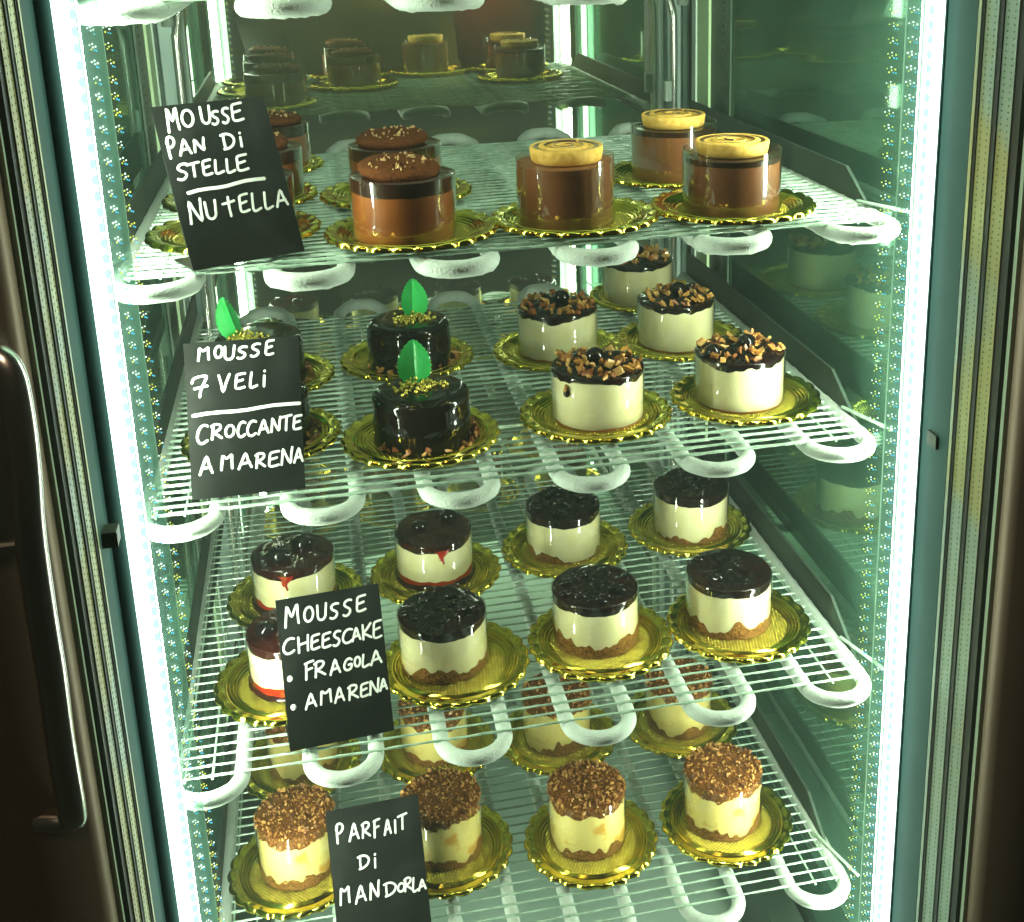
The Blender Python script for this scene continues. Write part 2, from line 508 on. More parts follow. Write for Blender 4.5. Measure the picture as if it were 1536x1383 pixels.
# handle: wide chrome bow with a foot
hp = [(-31.15, -11.9, -6.05), (-30.2, -12.3, -5.95), (-29.32, -12.6, -5.82), (-29.1, -12.9, -4.5), (-29.01, -13.2, -.16), (-28.75, -13.8, 4.5), (-28.69, -14.0, 8.23), (-28.52, -14.3, 12.97),
      (-28.25, -14.3, 16.62), (-28.2, -14.1, 19.35), (-28.45, -13.6, 21.5), (-29.3, -12.9, 22.3), (-30.8, -12.2, 22.5)]
b = MB()
fine = []
for i in range(len(hp)-1):
    p0 = Vector(hp[max(i-1, 0)]); p1 = Vector(hp[i]); p2 = Vector(hp[i+1]); p3 = Vector(hp[min(i+2, len(hp)-1)])
    for k in range(6):
        t = k/6
        fine.append(.5*((2*p1)+(p2-p0)*t+(2*p0-5*p1+4*p2-p3)*t*t+(3*p1-p0-3*p2+p3)*t**3))
fine.append(Vector(hp[-1]))
b.tube(fine, .58, 14, flat=(1.35, .8, 1))
h = cp(b, 'handle', M['chrome'], door, True)
b = MB()
# recessed keeper plate beside the handle
b.box(-31.6, -29.3, -12.5, -12.15, 11.6, 19.5)
b.box(-31.6, -29.0, -12.7, -12.15, 11.0, 11.6)
b.box(-31.6, -29.0, -12.7, -12.15, 19.5, 20.1)
b.box(-29.3, -29.0, -12.7, -12.15, 11.6, 19.5)
cp(b, 'keeper_plate', M['chrome'], door)

# ------------------------------------------------------------------ shelves
ZS = {0: 37.62, 1: 21.18, 2: 4.67, 3: -14.68, 4: -36.32}
OFF = {0: (0, -.2), 1: (.18, -.85), 2: (-.28, .22), 3: (-.41, -1.25), 4: (.26, 1.81)}
TOP = .80
slabel = {0: 'topmost wire shelf, only its thick frosted tube loops show at the upper edge',
          1: 'frosted wire shelf carrying the brown mousse cakes with cookies',
          2: 'frosted wire shelf carrying the black glazed cakes and nut topped cakes',
          3: 'frosted wire shelf carrying the cherry topped cheesecakes',
          4: 'lowest wire shelf, carrying the crumb topped parfaits'}
PITCH = 1.12
wire_meshes = []
for v in range(8):
    b = MB()
    rnd = random.Random(v)
    thick = .115 if v < 4 else .088
    n = 130
    ks = [rnd.uniform(0, 100) for _ in range(3)]
    def rad(i, a, ks=ks, thick=thick):
        x = i*.39
        r = thick+.025*nz(x*.9, ks[0])+.025*nz(x*2.6, ks[1], math.sin(a))
        # frost knobs where the wire crosses the tubes
        d = abs(((x-25+25.575+2.325) % 4.65)-2.325)
        return r+.035*math.exp(-(d/.4)**2)
    b.tube([(-25+50*i/n, .02*nz(i*.2, ks[2]), .02*nz(i*.25, ks[0])) for i in range(n+1)], rad, 7)
    wire_meshes.append(b.mesh('wire', M['wire']))
for s in range(5):
    dx, dy = OFF[s]
    root = thing('wire_shelf', slabel[s], 'shelf', (dx, dy, ZS[s]), group='frosted wire shelves of the case')
    # serpentine tube
    pts = []
    R = 2.325
    xs = [-25.575+4.65*k for k in range(12)]
    yb = 44.6
    def line(x, y0, y1):
        n = 60
        return [Vector((x, y0+(y1-y0)*i/n, 0)) for i in range(n)]
    pts += [Vector((xs[0], yb+4, -4)), Vector((xs[0], yb+3.5, -1)), Vector((xs[0], yb+2, 0))]
    for k in range(12):
        down = (k % 2 == 0)
        if down:
            pts += line(xs[k], yb-R, R)
            c = Vector((xs[k]+R, R, 0))
            pts += [c+Vector((-R*math.cos(t), -R*math.sin(t), 0)) for t in [math.pi*i/22 for i in range(22)]]
        else:
            pts += line(xs[k], R, yb-R)
            if k < 11:
                c = Vector((xs[k]+R, yb-R, 0))
                pts += [c+Vector((-R*math.cos(t), R*math.sin(t), .75*math.sin(t))) for t in [math.pi*i/16 for i in range(16)]]
    pts += [Vector((xs[11], yb+2, 0)), Vector((xs[11], yb+3.5, -1)), Vector((xs[11], yb+4, -4))]
    P = pts
    heavy = {0: .9, 1: .8, 2: .05, 3: .12, 4: .1}[s]
    def rad(i, a, P=P, s=s, heavy=heavy):
        p = P[i]
        r = .54+.022*nz(p.x*1.3, p.y*1.3, s*9.)+.012*nz(p.x*4, p.y*4, math.cos(a)*2)
        dn = max(0, math.sin(a))  # lower side of the tube
        if p.y > R*.75:
            d = abs(((p.y-1.75+PITCH/2) % PITCH)-PITCH/2)
            r += .07*math.exp(-(d/.2)**2)
        else:
            r += .02
            lo = max(0., -math.sin(a) if False else math.sin(a))
            r += heavy*lo*(.05+.22*max(0, nz(p.x*3.2, p.y*1.6, s*5.+2)))
        return r
    b = MB(); b.tube(P, rad, 12)
    b.obj('frosted_tube', M['frost'], root)
    for i in range(36):
        o = bpy.data.objects.new('wire', wire_meshes[i % 4+(0 if s < 3 else 4)]); C.objects.link(o)
        o.parent = root
        o.location = (0, (1.75+PITCH*i)*S, .58*S)
        if i % 3 == 1: o.rotation_euler = (0, 0, math.pi)
    for x in (-24.75, -22.9, 22.9, 24.75):
        b = MB(); b.tube([(x, y, .50) for y in (1.5, 12, 24, 36, 43.8)], .09, 6)
        b.obj('cross_wire', M['wire'], root)
    for sx in (-1, 1):
        h0, h1 = (-.6, 2.8)
        b = MB(); xq, xr_ = sorted((sx*25.75-dx, sx*26.0-dx))
        b.add([(x_, y_, z_) for x_ in (xq, xr_) for (y_, z_) in ((4.6, h0), (4.6, h0+.5), (9.5, h1), (47, h1), (47, h0))],
              [(0, 1, 2, 3, 4), (9, 8, 7, 6, 5)]+[(i_, (i_+1) % 5, 5+(i_+1) % 5, 5+i_) for i_ in range(5)])
        xa, xb2 = sorted((sx*24.9-dx, sx*25.75-dx))
        b.box(xa, xb2, 6.4, 47, h0, h0+.2)
        r = b.obj('side_rail', M['rail'], root, False)
        b = MB(); b.tube([(sx*25.4-dx, 6.6, .8), (sx*26.7-dx, 1.0, 1.1)], .14, 6)
        b.obj('rail_wire', M['wire'], r)

# ------------------------------------------------------------------ golden plates
m, N, L = mat('gold_card_embossed')
bs = N['Principled BSDF']
bs.inputs['Base Color'].default_value = (.82, .68, .10, 1); bs.inputs['Metallic'].default_value = 1; bs.inputs['Roughness'].default_value = .2
tc = N.new('ShaderNodeTexCoord')
ws = []
for ang in (0, math.pi/2):
    mp = N.new('ShaderNodeMapping'); mp.inputs['Rotation'].default_value = (0, 0, ang+.785)
    wv = N.new('ShaderNodeTexWave'); wv.inputs['Scale'].default_value = 125
    L.new(tc.outputs['Object'], mp.inputs[0]); L.new(mp.outputs[0], wv.inputs[0]); ws.append(wv)
mu = N.new('ShaderNodeMath'); mu.operation = 'MULTIPLY'
L.new(ws[0].outputs['Fac'], mu.inputs[0]); L.new(ws[1].outputs['Fac'], mu.inputs[1])
bp = N.new('ShaderNodeBump'); bp.inputs['Strength'].default_value = 1; bp.inputs['Distance'].default_value = .0012
L.new(mu.outputs[0], bp.inputs['Height']); L.new(bp.outputs[0], bs.inputs['Normal'])
M['emboss'] = m

def plate_mesh():
    b = MB()
    n = 192
    def lobe(a): return abs(math.sin(11.5*a))**.8
    rows = [(.01, .10), (4.02, .10)]
    for j in range(3):
        r0 = 4.06+j*.26
        z0 = .10+j*.11
        rows += [(r0, z0), (r0+.05, z0+.12), (r0+.10, z0+.15), (r0+.16, z0+.11), (r0+.21, z0+.04)]
    rows += [(4.84, .42), (4.92, .50)]
    rows += [lambda a: (5.05+.03*lobe(a), .52+.02*lobe(a)), lambda a: (5.22+.06*lobe(a), .50+.05*lobe(a)), lambda a: (5.37+.11*lobe(a), .53+.12*lobe(a)),
             lambda a: (5.49+.18*lobe(a), .52+.15*lobe(a)), lambda a: (5.57+.24*lobe(a), .45+.13*lobe(a)), lambda a: (5.61+.28*lobe(a), .35+.08*lobe(a)), lambda a: (5.61+.29*lobe(a), .25+.04*lobe(a))]
    rows += [lambda a: (5.53+.25*lobe(a), .26+.03*lobe(a)), (5.2, .44), (4.8, .36), (3.7, .02), (.01, .02)]
    b.surf(rows, n)
    # centre faces take the embossed card
    for i in range(n): b.mi[i] = 1
    b.mi[-2] = 1
    return b.mesh('golden_plate', [M['gold'], M['emboss']])
PLATE = plate_mesh()
def plate(x, y, s, label, rz=0., tilt=(0, 0)):
    o = bpy.data.objects.new('golden_plate', PLATE); C.objects.link(o)
    o.location = (x*S, y*S, (ZS[s]+TOP)*S)
    o.rotation_euler = (tilt[0], tilt[1], rz)
    o['label'] = label; o['category'] = 'plate'; o['group'] = 'scalloped golden card plates under the cakes'
    return o
PZ = .12     # cake base above the shelf top

def sleeve(root, r, z1, m='sleeve'):
    b = MB()
    n = 64
    b.surf([(r, .05), (r, z1), (r+.035, z1), (r+.035, .05)], n, closed=True)
    b.obj('acetate_sleeve', M[m], root)

def layer(r, lo, hi, n=72, bulge=0.):
    """a slab between two angle dependent heights"""
    f = lambda q: q if callable(q) else (lambda a: q)
    lo = f(lo); hi = f(hi)
    b = MB()
    rows = [lambda a: (.01, lo(a)), lambda a: (r*.6, lo(a)), lambda a: (r-.02, lo(a)), lambda a: (r, lo(a)+.03)]
    for t in (.2, .4, .6, .8): rows.append(lambda a, t=t: (r+bulge*math.sin(math.pi*t), lo(a)+(hi(a)-lo(a))*t))
    rows += [lambda a: (r, hi(a)-.04), lambda a: (r-.05, hi(a)), lambda a: (r*.6, hi(a)), lambda a: (.01, hi(a))]
    b.surf(rows, n)
    return b

def wav(seed, amp, f=1., base=0.):
    def g(a):
        x, y = math.cos(a), math.sin(a)
        return base+amp*(nz(x*1.6*f, y*1.6*f, seed)+.55*nz(x*5*f, y*5*f, seed+7)+.25*nz(x*11*f, y*11*f, seed+3))
    return g

def lumpy_top(r, z, seed, amp, cuts=18, n=60, edge=.25, fs=1.1):
    """a lumpy jelly cap: rows from the rim to the middle"""
    rows = []
    for j in range(cuts+1):
        q = 1-j/cuts
        rr = max(.01, r*q)
        def row(a, rr=rr, q=q):
            x, y = rr*math.cos(a), rr*math.sin(a)
            k = min(1, (1-q)/edge)
            h = amp*(.5+.9*nz(x*fs, y*fs, seed)+.45*nz(x*fs*2.6, y*fs*2.6, seed+5))
            return (rr, z+k*max(0, h)+.05*k)
        rows.append(row)
    return rows

def cheesecake(root, seed, r=3.42, crumb=.9, cream_top=3.9, jel=.55, kind='dark', amp=.45, cherries=(), puddle=False, drip=0.):
    rnd = random.Random(seed)
    if crumb > 0:
        hi = wav(seed*3.1, 1.15, 1., crumb)
        b = MB()
        rows = []
        for t in range(9):
            q = t/8
            rows.append(lambda a, q=q: (r+.03+.05*nz(math.cos(a)*9, math.sin(a)*9, q*6+seed), max(.12, hi(a))*q+.02))
        rows.append(lambda a: (r-.25, max(.12, hi(a))-.02)); rows.append((.01, .1))
        b.surf([(.01, .0)]+rows, 96)
        b.obj('biscuit_base', M['crumb'], root)
    if puddle:
        b = layer(r+.02, .02, wav(seed, .25, 1, .62), bulge=.25); b.obj('jelly_base', M['redjelly'], root)
        b = layer(r+.012, .1, wav(seed+4, .3, 1, 1.05)); b.obj('red_bleed', M['syrup'], root)
    b = layer(r, .03, cream_top, n=64); b.obj('cream', M['cream'], root)
    # jelly with an uneven lower edge
    lo = wav(seed*1.7, .22, 1., cream_top-jel*.35)
    b = MB()
    rows = [(.01, cream_top-.02), (r-.1, cream_top-.02), lambda a: (r+.01, lo(a)), lambda a: (r+.035, lo(a)+.1)]
    rows += [lambda a: (r+.035, cream_top+jel-.10)]
    rows += lumpy_top(r-.02, cream_top+jel-.02, seed*2.3, amp)
    b.surf(rows, 72)
    b.obj('jelly_topping', M['redjelly'] if kind == 'red' else M['jelly'], root)
    if drip:
        b = MB()
        vs = []; fs = []
        ln = 1.35
        for j in range(13):
            t = j/12
            ha = .20*(1-t)**2.6+.045*math.sqrt(max(0, 1-t**6))+.02*nz(j*.7, drip)
            for i in range(7):
                u = i/6*2-1
                a = drip+u*ha+.03*math.sin(j*.7)
                for off in (.012, .075*(1-u*u)+.014):
                    vs.append(((r+off)*math.cos(a), (r+off)*math.sin(a), cream_top+.12-ln*t))
        for j in range(12):
            for i in range(6):
                p = (j*7+i)*2
                fs.append((p+1, p+3, p+17, p+15)); fs.append((p, p+14, p+16, p+2))
        b.add(vs, fs)
        b.obj('syrup_drip', M['syrup'], root)
    for (cx, cy, cr) in cherries:
        b = MB(); b.ball((0, 0, 0), cr, 14, 9, sq=(1.05, .95, .72), nz=.18, seed=cx)
        b.obj('cherry', M['berry'], root, loc=(cx, cy, cream_top+jel+cr*.42))
    if not cherries:
        b = MB()
        for k in range(int(26*min(1, amp*2.2))):
            rr = r*.86*math.sqrt(rnd.random()); a = rnd.uniform(0, 6.28)
            b.ball((rr*math.cos(a), rr*math.sin(a), cream_top+jel+amp*.62), rnd.uniform(.28, .5), 9, 6, sq=(1, .85, .5), nz=.35, seed=rnd.uniform(0, 9))
        o = b.obj('berry_pieces', M['berry'], root); o['kind'] = 'stuff'
    sleeve(root, r+.09, cream_top+jel+.05)

nut_meshes = []
for v in range(8):
    rr_ = random.Random(v+50)
    b = MB(); b.chunk((0, 0, 0), 1, rr_)
    nut_meshes.append(b.mesh('nut_piece', NUTS[v % 4], smooth=False))

def croccante(root, seed, r=3.42, h=3.8, ring=0.3, count=64, spill=False):
    rnd = random.Random(seed)
    b = layer(r, wav(seed, .08, 1, .12), h, n=64); b.obj('cream', M['cream'], root)
    if ring:
        b = layer(r+.012, .02, wav(seed+9, .16, 1, .13)); b.obj('caramel_line', M['caramel'], root)
    lo = wav(seed*1.3, .38, 1., h-.10)
    b = MB()
    rows = [(.01, h-.02), (r-.1, h-.02), lambda a: (r+.02, min(h+.2, lo(a))), lambda a: (r+.05, min(h+.25, lo(a)+.12)), lambda a: (r+.04, h+.28)]
    rows += lumpy_top(r-.02, h+.34, seed*1.9, .5, edge=.4)
    b.surf(rows, 72)
    b.obj('dark_cherry_sauce', M['jelly'], root)
    b = MB(); b.ball((0, 0, 0), .72, 16, 10, sq=(1, 1, .88), nz=.08, seed=seed)
    b.obj('cherry', M['berry'], root, loc=(rnd.uniform(-.3, .5), rnd.uniform(-.3, .3), h+1.05))
    if spill or rnd.random() < .5:
        b = MB(); b.ball((0, 0, 0), .6, 14, 9, nz=.12, seed=seed+2)
        b.obj('cherry', M['berry'], root, loc=((-2.5, -.9, h+.75) if spill else (1.7, .9, h+.7)))
    for k in range(count):
        q = math.sqrt(rnd.uniform(.06, 1.02)); a = rnd.uniform(0, 6.28)
        rr = r*q*.95
        o = bpy.data.objects.new('nut_piece', nut_meshes[rnd.randrange(8)]); C.objects.link(o)
        o.parent = root
        o.location = (rr*math.cos(a)*S, rr*math.sin(a)*S, (h+.46+.42*(1-q)+rnd.uniform(0, .28))*S)
        o.rotation_euler = (rnd.uniform(-.8, .8), rnd.uniform(-.8, .8), rnd.uniform(0, 6))
        sc_ = rnd.uniform(.24, .46); o.scale = (sc_, sc_, sc_)
    sleeve(root, r+.08, h+.2)

def parfait(root, seed, r=3.28, h=4.5):
    rnd = random.Random(seed)
    hi = wav(seed*2.7, 1.2, 1., .85)
    b = MB()
    rows = [(.01, 0)]+[lambda a, q=t/8: (r+.03+.06*nz(math.cos(a)*9, math.sin(a)*9, q*6+seed), max(.15, hi(a))*q+.02) for t in range(9)]
    rows += [lambda a: (r-.25, .1), (.01, .1)]
    b.surf(rows, 96); b.obj('biscuit_base', M['crumb'], root)
    b = layer(r, .03, h, n=64); b.obj('cream', M['parfait'], root)
    lo = wav(seed*1.9, .75, 1., h-.30)
    b = MB()
    rows = [(.01, h-.02), (r-.1, h-.02), lambda a: (r+.01, lo(a)), lambda a: (r+.05+.05*nz(a*9, seed), lo(a)+.15), lambda a: (r+.04+.06*nz(a*9, seed+3), h+.5)]
    rows += lumpy_top(r-.1, h+.55, seed, .25, cuts=8)
    b.surf(rows, 90); b.obj('praline_layer', M['praline'], root)
    b = MB()
    for k in range(620):
        if k < 430:
            q = math.sqrt(rnd.random()); a = rnd.uniform(0, 6.28); rr = r*q*.98
            c = (rr*math.cos(a), rr*math.sin(a), h+.62+.20*max(0, nz(rr*math.cos(a)*1.1, rr*math.sin(a)*1.1, seed))+.15*rnd.random())
        else:
            a = rnd.uniform(0, 6.28); l = lo(a)
            c = ((r+.04)*math.cos(a), (r+.04)*math.sin(a), rnd.uniform(l, h+.6))
        b.chunk(c, rnd.choice((.10, .13, .13, .18, .24)), rnd, mi=rnd.choice((0, 0, 1, 1, 2)))
    o = b.obj('praline_crumbs', CR, root, False); o['kind'] = 'stuff'
    sleeve(root, r+.13, h+.62)

def lambda_z(q): return .84-.14*(q/2.45)**4+.04
def pan_di_stelle(root, seed, r=3.45):
    rnd = random.Random(seed)
    b = layer(r, .03, 3.2, n=64); b.obj('mousse', M['gianduja'], root)
    b = layer(r+.02, wav(seed, .10, .7, 3.08), 4.05, n=64); b.obj('chocolate_layer', M['choco'], root)
    b = MB()
    b.surf([(.01, 0), (2.4, 0), (2.65, .12), (2.75, .32), (2.70, .52), (2.45, .70), (1.9, .80), (1.0, .83), (.01, .84)], 48)
    ck = b.obj('cookie', M['cookie'], root, loc=(rnd.uniform(-.3, .3), 0, 4.12))
    ck.rotation_euler = (rnd.uniform(.0, .1), rnd.uniform(-.08, .08), 0)
    b = MB()
    for k in range(64):
        q = math.sqrt(rnd.random())*2.3; a = rnd.uniform(0, 6.28)
        b.chunk((q*math.cos(a), q*math.sin(a), lambda_z(q)), rnd.choice((.10, .14, .20)), rnd, mi=rnd.choice((0, 0, 1)))
    o = b.obj('sugar_crumbs', [M['cookiebits'], M['cookie']], ck, False); o['kind'] = 'stuff'
    sleeve(root, r+.07, 4.08, 'film')

def swirl_cake(root, seed, r=3.4, open_sleeve=False, milk=True):
    rnd = random.Random(seed)
    b = layer(r, .03, 3.7, n=64); b.obj('mousse', M['milk'] if milk else M['gianduja'], root)
    b = layer(r+.015, wav(seed, .06, .7, 3.6), 4.05, n=64); b.obj('chocolate_layer', M['milk'] if open_sleeve else M['choco'], root)
    b = MB()
    b.surf([(.01, 0), (2.45, 0), (2.62, .12), (2.72, .6), (2.75, .95), (2.68, 1.07), (2.50, 1.09), (2.38, 1.0), (2.2, .97), (.01, .97)], 56)
    ck = b.obj('swirl_cookie', M['shortbread'], root, loc=(rnd.uniform(-.2, .2), 0, 4.08))
    ck.scale = (.94, .94, .95)
    b = MB()
    # dark ring with a spiral of dough on it
    b.surf([(2.15, .95), (2.44, .96), (2.44, 1.045), (2.15, 1.03)], 48, closed=True)
    b.obj('dark_ring', M['filling'], ck)
    b = MB()
    pts = []
    for i in range(70):
        t = i/69
        a = t*2*math.pi*2.1+seed
        pts.append((math.cos(a)*(2.1-1.95*t), math.sin(a)*(2.1-1.95*t), .99))
    b.tube(pts, lambda i, p: .30-.08*i/69, 8, flat=(1, 1, .6))
    b.obj('dough_spiral', M['shortbread'], ck)
    b = MB()
    pts = []
    for i in range(70):
        t = i/69
        a = t*2*math.pi*2.1+seed
        pts.append((math.cos(a)*(1.82-1.5*t), math.sin(a)*(1.82-1.5*t), 1.09))
    b.tube(pts, .075, 6)
    b.obj('filling_line', M['filling'], ck)
    if open_sleeve:
        b = MB()
        vs = []; fs = []
        n = 60
        for i in range(n+1):
            a = -1.25+i*(6.283+.25)/n
            rr = r+.06+.55*max(0, (i-n*.93)/(n*.07))
            for z in (.05, 4.4): vs.append((rr*math.cos(a), rr*math.sin(a), z))
            for z in (.05, 4.4): vs.append(((rr+.03)*math.cos(a), (rr+.03)*math.sin(a), z))
        for i in range(n):
            o_ = i*4
            fs += [(o_, o_+4, o_+5, o_+1), (o_+2, o_+3, o_+7, o_+6), (o_+1, o_+5, o_+7, o_+3), (o_, o_+2, o_+6, o_+4)]
        b.add(vs, fs); b.obj('acetate_sleeve', M['film'], root)
    else:
        sleeve(root, r+.07, 4.5, 'film')

def leaf_mesh():
    b = MB()
    n = 20
    H = 3.5; W = 1.05
    front = []; 
    cols = 9
    def width(t): return 1.52*1.75*((t+.05)**.5)*(max(0, 1-t)**.8)
    def pt(i, j, off):
        t = i/n; u = (j/(cols-1))*2-1
        wd = width(t)
        if abs(u) > .99 and i % 2 == 1 and i < n: wd += .12
        fold = .30*abs(u)*(wd)
        vein = .07*math.cos((t*10-abs(u)*2.2)*2*math.pi)*(.4+abs(u)) if abs(u) > .1 else -.12
        return (u*wd, off+fold+vein+.35*t*t+.25*math.sin(t*3)*.5, t*H)
    for off in (0, .09):
        for i in range(n+1):
            for j in range(cols): front.append(pt(i, j, off))
    K = (n+1)*cols
    fs = []
    for i in range(n):
        for j in range(cols-1):
            a = i*cols+j
            fs.append((a, a+1, a+cols+1, a+cols)); fs.append((K+a, K+a+cols, K+a+cols+1, K+a+1))
        for j in (0, cols-1):
            a = i*cols+j
            fs.append((a, a+cols, K+a+cols, K+a))
    b.add(front, fs)
    return b
def glazed(root, seed, r=3.62, leaf=(0, .2, 0., 0.), h=4.1, nuts=(-1.0, 1.2)):
    rnd = random.Random(seed)
    b = MB()
    def R(rr, z, k=1.):
        return lambda a: (rr*(1+.022*nz(math.cos(a)*1.5, math.sin(a)*1.5, seed+z*.6)+.008*nz(math.cos(a)*5, math.sin(a)*5, seed+z)), z+.05*k*nz(math.cos(a)*1.5, math.sin(a)*1.5, seed+4))
    rows = [(.01, 0), (r+.05, 0), R(r+.12, .12), R(r+.06, .35)]
    for z in (.8, 1.4, 2.0, 2.6, 3.1): rows.append(R(r-.02+.03*math.sin(z*2+seed), z))
    for i in range(1, 7):
        t = i/6*math.pi/2
        rows.append(R(r-.85+.85*math.cos(t), h-.8+.8*math.sin(t), 1))
    rows += [R(r*.55, h+.03, .5), R(r*.3, h+.03, .2), (.01, h+.03)]
    b.surf(rows, 72)
    b.obj('chocolate_glaze', M['glaze'], root)
    lx, ly, rz, tl = leaf
    o = leaf_mesh().obj('sugar_leaf', M['leaf'], root, loc=(lx, ly, h-.05))
    o.rotation_euler = (tl, 0, rz)
    b = MB()
    placed = []
    for k in range(400):
        x = lx+rnd.gauss(-.05, .9); y = ly-1.0+rnd.gauss(0, .5)
        if abs(x) > 2.3 or any((x-px_)**2+(y-py_)**2 < .055 for px_, py_ in placed): continue
        placed.append((x, y)); b.ball((x, y, h+.15), .135, 10, 7)
        if len(placed) > 48: break
    for px_, py_ in placed[:12]: b.ball((px_+.12, py_+.1, h+.37), .135, 10, 7)
    b.ball((lx, ly-.25, h+.5), .15, 8, 6)
    o = b.obj('gold_beads', M['bead'], root); o['kind'] = 'stuff'
    for k in range(46):
        a = rnd.uniform(*nuts) if k < 34 else rnd.uniform(-2.8, -1.0)
        rr = r+.12+rnd.uniform(0, .55)*(1 if k < 34 else .4)
        o = bpy.data.objects.new('nut_piece', nut_meshes[rnd.randrange(8)]); C.objects.link(o)
        o.parent = root
        o.location = (rr*math.cos(a)*S, rr*math.sin(a)*S, (.22+rnd.uniform(0, .5)*(rr < r+.35))*S)
        o.rotation_euler = (rnd.uniform(-.8, .8), rnd.uniform(-.8, .8), rnd.uniform(0, 6))
        q = rnd.uniform(.2, .34); o.scale = (q, q, q)

# ------------------------------------------------------------------ what stands where (plate x, y; cake offset)
def cake(make, s, px, py, dx, dy, name, label, cat, group, **kw):
    root = thing(name, label, cat, (px+dx, py+dy, ZS[s]+TOP+PZ), group=group)
    rq = random.Random(px*7.1+py*3.3+s)
    root.rotation_euler = (rq.uniform(-.012, .012), rq.uniform(-.012, .012), 0)
    root.scale = (rq.uniform(.975, 1.02), rq.uniform(.98, 1.02), rq.uniform(.96, 1.03))
    make(root, **kw)
    return root
G1a, G1b = 'chocolate mousse cakes topped with a cocoa cookie', 'chocolate mousse cakes topped with a swirl cookie'
G2a, G2b = 'black glazed chocolate cakes with a green leaf', 'white mousse cakes topped with nuts and cherries'
G3, G4 = 'cheesecakes topped with cherry jelly', 'almond parfaits topped with brown praline'
# (shelf, plate x, y, plate label, rz)
# shelf 1
P1 = [
 ('pan_di_stelle', -6.85, 5.7, -.45, -.1, 'plate under the front cake with an orange brown body and cocoa cookie'),
 ('pan_di_stelle', -6.91, 18.19, .1, .2, 'plate under the cocoa cookie cake hidden behind the orange brown one'),
 ('swirl', 4.5, 6.06, -.6, .2, 'plate under the milk chocolate cake with the loose crinkled film'),
 ('swirl', 15.93, 5.95, .0, .2, 'plate under the swirl cookie cake at the front right of the top cake shelf'),
 ('swirl', 15.48, 18.3, .0, .3, 'plate under the farther of the two swirl cookie cakes standing on the right'),
 ('pan_di_stelle', -18.66, 9.2, .75, .3, 'plate partly behind the NUTELLA card, nearest of its column'),
 ('pan_di_stelle', -18.7, 20.5, 1.3, .0, 'plate partly behind the NUTELLA card, second of its column'),
 ('pan_di_stelle', -17.95, 33.0, 1.2, .0, 'plate peeking out beside the NUTELLA card, farthest of its column'),
]
L1 = ['cocoa cookie cake with orange brown body and dark top band, front left of centre',
      'cocoa cookie cake standing right behind the orange brown one',
      'milk chocolate cake with swirl cookie and loose crinkled film',
      'swirl cookie cake in tall clear film, nearest on the right side',
      'swirl cookie cake at the back right beside the corner posts',
      'brown cookie cake hidden right behind the NUTELLA card',
      'brown cookie cake showing its film edge right of the NUTELLA card',
      'farthest brown cookie cake in the column behind the NUTELLA card']
for i, (k, x, y, dx, dy, pl_) in enumerate(P1):
    plate(x, y, 1, pl_, rz=i*.37)
    if k == 'swirl':
        cake(swirl_cake, 1, x, y, dx, dy, 'swirl_cookie_cake', L1[i], 'cake', G1b, seed=i*3.1+1, open_sleeve=(i == 2), r=3.38)
    else:
        cake(pan_di_stelle, 1, x, y, dx, dy, 'cocoa_cookie_cake', L1[i], 'cake', G1a, seed=i*2+1)
# shelf 2
P2 = [
 ('g', -18.43, 12.3, 0, .0, 'plate mostly behind the 7 VELI card, nearer of two', 'black glazed cake hidden behind the 7 VELI card, nearer of two', dict(seed=3, leaf=(0, .5, .2, -.3))),
 ('g', -18.5, 25.0, -.3, .2, 'plate behind the 7 VELI card, farther of two', 'black glazed cake behind the 7 VELI card with its leaf leaning left', dict(seed=8, leaf=(-1.6, -.3, .9, -.25))),
 ('g', -6.85, 9.3, .2, .1, 'plate under the front black glazed cake with the upright leaf', 'glossy black glazed cake in front with an upright green leaf and gold beads', dict(seed=5, leaf=(-.25, .9, .0, .05))),
 ('g', -6.36, 26.5, .2, -.6, 'plate under the rear black glazed cake beside the nut crumbs', 'black glazed cake standing farther back, its green leaf turned to the right', dict(seed=11, leaf=(.45, .5, -.5, .0))),
 ('c', 6.63, 10.1, .2, .1, 'plate under the nut cake with one nut dripping down its side', 'white nut topped cake in front with a nut sliding down its left side', dict(seed=21)),
 ('c', 18.75, 10.2, -.35, .4, 'plate under the nut cake nearest the right hand light strip', 'white nut topped cake at the front right with a cherry on its left rim', dict(seed=22, spill=True, h=3.7)),
 ('c', 6.9, 25.1, .0, .2, 'plate under the nut cake that stands left in the second row', 'nut topped cake in the second row just right of the black cakes', dict(seed=23)),
 ('c', 18.0, 24.6, -.4, .2, 'plate under the middle nut cake of the right hand column', 'nut topped cake in the middle of the right hand column', dict(seed=24)),
 ('c', 18.8, 38.2, -1.0, .0, 'plate under the farthest nut cake next to the rear post', 'farthest nut topped cake, under the loop of the shelf above', dict(seed=25)),
]
